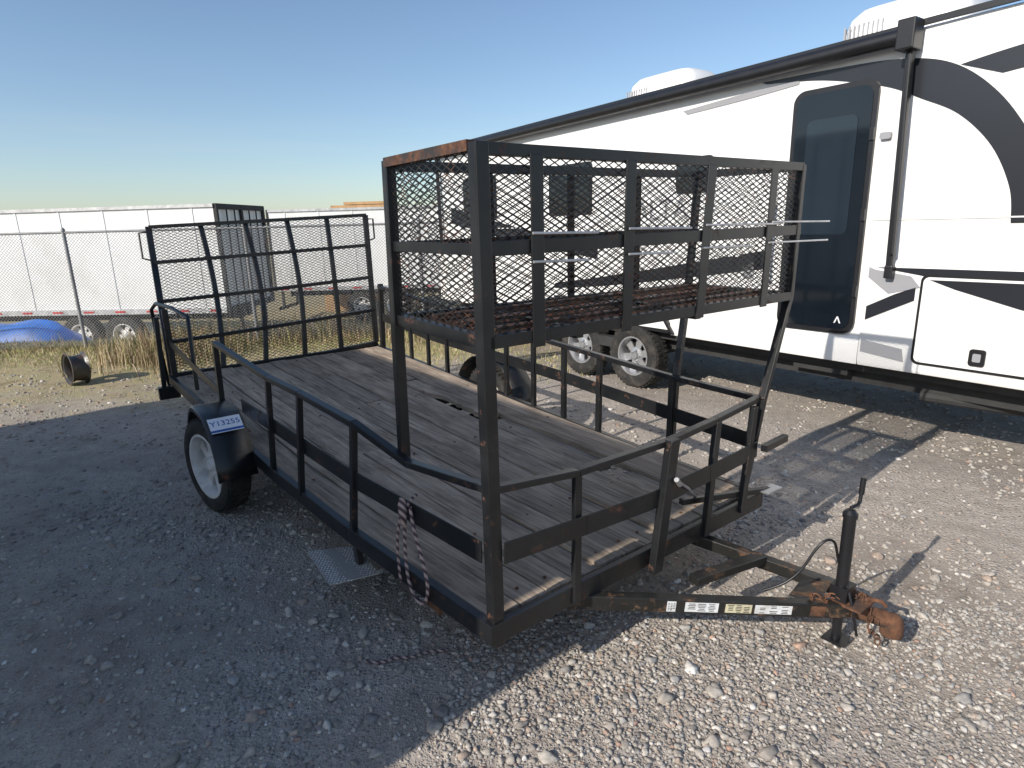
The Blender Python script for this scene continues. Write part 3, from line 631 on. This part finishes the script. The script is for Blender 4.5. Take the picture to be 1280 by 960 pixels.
def spl(pts,n=8):
    o=[];P=[pts[0]]+pts+[pts[-1]]
    for i in range(1,len(P)-2):
        for k in range(n):
            t=k/n;a,b_,c,d=[Vector(q) for q in P[i-1:i+3]]
            q=.5*((2*b_)+(c-a)*t+(2*a-5*b_+4*c-d)*t*t+(3*b_-a-3*c+d)*t**3);o.append((q.x,q.y))
    o.append(tuple(pts[-1]));return o
outer=spl([(-.35,3.04),(.2,3.03),(.75,3.0),(1.12,2.90),(1.42,2.66),(1.66,2.32),(1.82,1.98),(1.86,1.82)])
inner=spl([(1.60,1.82),(1.56,2.05),(1.42,2.33),(1.2,2.56),(.95,2.70),(.68,2.83),(.2,2.96),(-.3,3.02)])
ribbon("swoosh_graphic",outer+inner,M_dark)
ribbon("swoosh_grey_graphic",spl([(-1.2,2.94),(-.4,2.99),(.0,3.0)])+spl([(.0,2.965),(-.5,2.93),(-1.15,2.90)]),M_grey)
ribbon("upper_graphic",spl([(1.17,2.88),(1.5,2.93),(2.3,3.02)])+spl([(2.3,2.80),(1.7,2.80),(1.42,2.78)]),M_dark)
ribbon("lower_dark_graphic",[(.80,1.50),(2.5,1.505),(2.5,1.34),(1.30,1.42),(1.05,1.46)],M_dark,-.033)
ribbon("lower_grey_graphic",[(.74,1.50),(.79,1.48),(1.05,1.44),(1.12,1.36),(.90,1.30),(.74,1.42)],M_grey,-.033)
ribbon("lower_chevron_graphic",[(.75,1.08),(1.09,1.26),(1.09,1.36),(.95,1.30),(.75,1.19)],M_dark,-.033)
ribbon("lower_grey_stripe",[(.74,.92),(1.05,.88),(1.07,.78),(.74,.82)],M_grey,-.033)
ribbon("rear_graphic",spl([(-5.8,2.2),(-4.2,1.9),(-2.4,1.62)])+spl([(-2.4,1.48),(-4.2,1.7),(-5.8,1.95)]),M_dark)
ribbon("mid_graphic",spl([(-3.2,1.15),(-2,1.32),(-.15,1.62)])+spl([(-.15,1.45),(-2,1.2),(-3.2,1.08)]),M_dark)
text("side_lettering","ALTA",.30,M_grey,R(-1.45,-.006,2.00),RS,Z,rv,.001)
o1=rrect(1.12,2.05,.78,1.46,.05);i1_=rrect(1.14,2.03,.80,1.44,.04)
ribbon("compartment_seal",o1,M_trim,-.031,.006);ribbon("compartment_panel",i1_,M_white,-.038,.004)
ribbon("compartment_graphic",[(1.18,1.42),(2.0,1.425),(2.0,1.20),(1.75,1.25),(1.35,1.36)],M_dark,-.043)
ribbon("compartment_latch",rrect(1.50,1.60,.83,.95,.02),M_trim,-.043,.015)
ribbon("compartment_latch_plate",rrect(1.525,1.575,.86,.92,.01),M_grey,-.059,.004)
for i,(s0,s1_,z0,z1) in enumerate(((-1.25,-.80,2.16,2.50),(-3.3,-2.5,2.0,2.6),(-5.4,-4.5,2.0,2.6))):
    ribbon("window_frame_%d"%i,rrect(s0,s1_,z0,z1,.06),M_trim,-.002,.014);ribbon("window_pane_%d"%i,rrect(s0+.03,s1_-.03,z0+.03,z1-.03,.05),M_glass,-.017,.004)
ribbon("outlet_cover",rrect(-.42,-.30,1.35,1.50,.02),M_grey);ribbon("fuel_cover",rrect(-.75,-.45,1.55,1.75,.03),M_white,-.002,.012)
ribbon("porch_light",rrect(.70,.78,2.45,2.50,.015),M_grey,-.002,.03)
# air conditioners
def ac(s_,n_,z_,nm):
    mb=MB();vs=[];fs=[]
    lv=[(.50,.36,0),(.50,.36,.14),(.47,.34,.24),(.40,.28,.31),(.25,.18,.335)]
    for hs,hn,hz in lv:
        for k in range(28):
            a=2*math.pi*k/28;e=.4;cs=math.copysign(abs(math.cos(a))**e,math.cos(a));sn=math.copysign(abs(math.sin(a))**e,math.sin(a));vs.append(R(s_+hs*cs,n_+hn*sn,z_+hz))
    for i in range(4):
        for k in range(28): fs.append((i*28+k,i*28+(k+1)%28,(i+1)*28+(k+1)%28,(i+1)*28+k))
    fs.append(tuple(range(112,140)));mb.add(vs,fs);mb.obj(nm,M_white,rv,True)
    g=MB()
    for k in range(9): g.quadbox(R(s_-.44+.040*k,n_-.358,z_+.13),RS*.013,RN*.010,Z*.10)
    for k in range(8): g.quadbox(R(s_-.499,n_-.23+.065*k,z_+.13),RS*.010,RN*.022,Z*.14)
    g.obj(nm+"_vents",M_grey,rv)
ac(.36,1.15,3.34,"roof_air_conditioner");ac(-2.30,1.15,3.27,"rear_roof_air_conditioner")
# ------------------------------------------------------------------ background semi trailers
def semi(name,c0,d1,L_,H0,H1,gz,Wd,m):
    d1=Vector((d1[0],d1[1],0)).normalized();d2=Vector((-d1.y,d1.x,0));
    if d2.y<0:d2=-d2
    c0=Vector(c0);e=empty(name,c0+d1*L_/2)
    P=lambda u,v,z: c0+d1*u+d2*v+Z*z
    mb=MB();mb.quadbox(P(L_/2,Wd/2,(H0+H1)/2),d1*L_,d2*Wd,Z*(H1-H0));mb.obj("box",m,e,bevel=.02)
    mb=MB()
    for u in np.arange(.6,L_,1.22): mb.quadbox(P(u,-.008,(H0+H1)/2),d1*.05,d2*.012,Z*(H1-H0-.1))
    mb.obj("side_posts",m,e)
    mb=MB();mb.beam(P(0,-.02,H0+.04),P(L_,-.02,H0+.04),.05,.14);mb.beam(P(0,-.02,H1-.03),P(L_,-.02,H1-.03),.05,.08);mb.obj("side_rails",simple(name+"_rail",(.5,.5,.5),.5,.3),e)
    mb=MB();
    for u in np.arange(.3,L_,.9): mb.quadbox(P(u,-.05,H0+.04),d1*.3,d2*.01,Z*.05)
    mb.obj("reflectors",M_red,e)
    mb=MB();mb.beam(P(-.03,0,H1-.05),P(-.03,Wd,H1-.05),.08,.14);mb.beam(P(-.03,0,H0+.05),P(-.03,Wd,H0+.05),.08,.16)
    for v in(.04,Wd/2,Wd-.04): mb.beam(P(-.03,v,H0),P(-.03,v,H1),.09,.09,d1)
    for v in(.5,.9,Wd-.9,Wd-.5): mb.beam(P(-.06,v,H0+.1),P(-.06,v,H1-.1),.03,.03,d1)
    mb.beam(P(-.03,.2,gz+.5),P(-.03,Wd-.2,gz+.5),.1,.1);mb.beam(P(-.03,.6,gz+.5),P(-.03,.6,H0),.08,.08,d1);mb.beam(P(-.03,Wd-.6,gz+.5),P(-.03,Wd-.6,H0),.08,.08,d1)
    mb.obj("rear_door_frame",M_under,e)
    mb=MB();mb.quadbox(P(L_/2,Wd/2,H0-.15),d1*(L_-.4),d2*1.0,Z*.28)
    for u in(2.9,3.5): mb.beam(P(L_-u,.3,gz+.1),P(L_-u,.3,H0),.12,.12,d1)
    mb.obj("underframe",M_under,e)
    for i,u in enumerate((3.1,4.35)): trailer_wheel(e,P(u,.2,gz+.56),-d2,.56,.3,M_rimw,6,.55,"wheel_%d"%i)
    return e
semi("semi_trailer",(-7.5,16.4,0),(-1,.09),14.6,-.12,2.63,-1.30,2.6,M_whitedirty)
semi("box_trailer",(-8.6,23.0,0),(1,-.03),14,-.2,2.66,-1.40,2.6,M_whitedirty)
lo=empty("lumber_stack",(-5.9,27.5,0));m_=MB()
for k in range(3): m_.quadbox(Vector((-6.3+.25*k,27.5,2.72+.13*k)),Vector((3.2-.6*k,0,0)),Vector((0,1.6,0)),Z*.11)
m_.quadbox(Vector((-6.1,27.5,.6)),Vector((3.6,0,0)),Vector((0,2,0)),Z*4.1);m_.obj("boards",M_tan,lo)
# blue tarp heap
bt=empty("blue_tarp",(-12,13,-.2));m_=MB();vs=[];nu,nv=44,12
for i in range(nu+1):
    for j in range(nv+1):
        u=i/nu;v=j/nv;x=-16.5+7.6*u;y=12.4+1.2*v;z=-.60+(.76+.07*math.sin(9*u+3*v)+.05*math.sin(31*u)+.04*math.sin(17*v+20*u))*max(0,math.sin(math.pi*v))**.5*min(1,12*(1-u))**.5
        vs.append((x,y,z))
m_.add(vs,[(i*(nv+1)+j,(i+1)*(nv+1)+j,(i+1)*(nv+1)+j+1,i*(nv+1)+j+1) for i in range(nu) for j in range(nv)]);m_.obj("tarp",M_blue,bt,smooth=True)
# ------------------------------------------------------------------ neighbouring cargo trailer (outside the frame) that throws the big shadow
ct=empty("enclosed_cargo_trailer",T(-4.7,3.1,0))
TE=math.tan(math.radians(30))
H_=(2.62+3.5)*TE
m_=MB();m_.quadbox(T(-4.7,3.02,.5+(H_-.5)/2),A*2.4,B*6.3,Z*(H_-.5));m_.obj("body",M_whitedirty,ct,bevel=.04)
m_=MB()
for k in np.arange(.2,6.1,.6): m_.quadbox(T(-3.492,k,.5+(H_-.5)/2),A*.015,B*.04,Z*(H_-.7))
m_.quadbox(T(-4.7,3.02,.42),A*2.2,B*6.2,Z*.14);m_.beam(T(-5.6,0,.42),T(-4.7,-1.1,.42),.08,.12);m_.beam(T(-3.8,0,.42),T(-4.7,-1.1,.42),.08,.12);m_.tube([T(-4.7,-1.0,0),T(-4.7,-1.0,.7)],.04)
m_.obj("trim_and_tongue",M_under,ct)
for i,b_ in enumerate((2.6,3.5)):
    trailer_wheel(ct,T(-3.42,b_,.36),A,.36,.2,M_rimw,8,.58,"near_wheel_%d"%i);trailer_wheel(ct,T(-5.98,b_,.36),-A,.36,.2,M_rimw,8,.58,"far_wheel_%d"%i)
# ------------------------------------------------------------------ light
sd_ang=yaw+math.radians(3.0);el=math.radians(30)
ray=Vector((math.cos(sd_ang)*math.cos(el),math.sin(sd_ang)*math.cos(el),-math.sin(el)))
sl=bpy.data.lights.new("sun",'SUN');sl.energy=5.0;sl.angle=math.radians(.5);sl.color=(1,.935,.84)
so=bpy.data.objects.new("sun",sl);scene.collection.objects.link(so);so.rotation_euler=ray.to_track_quat('-Z','Y').to_euler();so.location=(-10,-10,10)
w=bpy.data.worlds.new("World");scene.world=w;w.use_nodes=True;nt=w.node_tree
sk=nt.nodes.new("ShaderNodeTexSky");sk.sky_type='NISHITA';sk.sun_disc=False;sk.sun_elevation=el;sk.sun_rotation=math.atan2(-ray.x,-ray.y);sk.air_density=1.0;sk.dust_density=.7;sk.ozone_density=2.6
tc=nt.nodes.new("ShaderNodeTexCoord");mpp=nt.nodes.new("ShaderNodeMapping");mpp.inputs["Scale"].default_value=(1.2,1.2,22);nt.links.new(tc.outputs["Generated"],mpp.inputs[0])
cn=noise(nt,1.6,4,.6,mpp.outputs[0]);sxx=nt.nodes.new("ShaderNodeSeparateXYZ");nt.links.new(tc.outputs["Generated"],sxx.inputs[0])
band=ramp(nt,[(.0,(1,1,1)),(.06,(1,1,1)),(.20,(0,0,0))],sxx.outputs[2])
cf=madd(nt,'MULTIPLY',ramp(nt,[(.50,(0,0,0)),(.72,(.15,.15,.15))],cn),band)
nt.links.new(mixc(nt,cf,sk.outputs[0],(5.0,5.0,5.1)),nt.nodes["Background"].inputs[0]);nt.nodes["Background"].inputs[1].default_value=.15
# ------------------------------------------------------------------ camera
th,ro,h=.2510,.0270,1.8874
c,s=math.cos(th),math.sin(th);Rr=Vector((1,0,0));Uu=Vector((0,s,c));Ff=Vector((0,c,-s))
rc=Rr*math.cos(ro)-Uu*math.sin(ro);uc=Rr*math.sin(ro)+Uu*math.cos(ro)
cam=bpy.data.cameras.new("camera");cam.sensor_width=36;cam.lens=769.9/1280*36;cam.clip_start=.05;cam.clip_end=3000
co=bpy.data.objects.new("camera",cam);scene.collection.objects.link(co)
M=Matrix((rc,uc,-Ff)).transposed().to_4x4();M.translation=Vector((0,0,h));co.matrix_world=M;scene.camera=co
scene.view_settings.view_transform='Standard';scene.view_settings.look='None';scene.view_settings.exposure=0
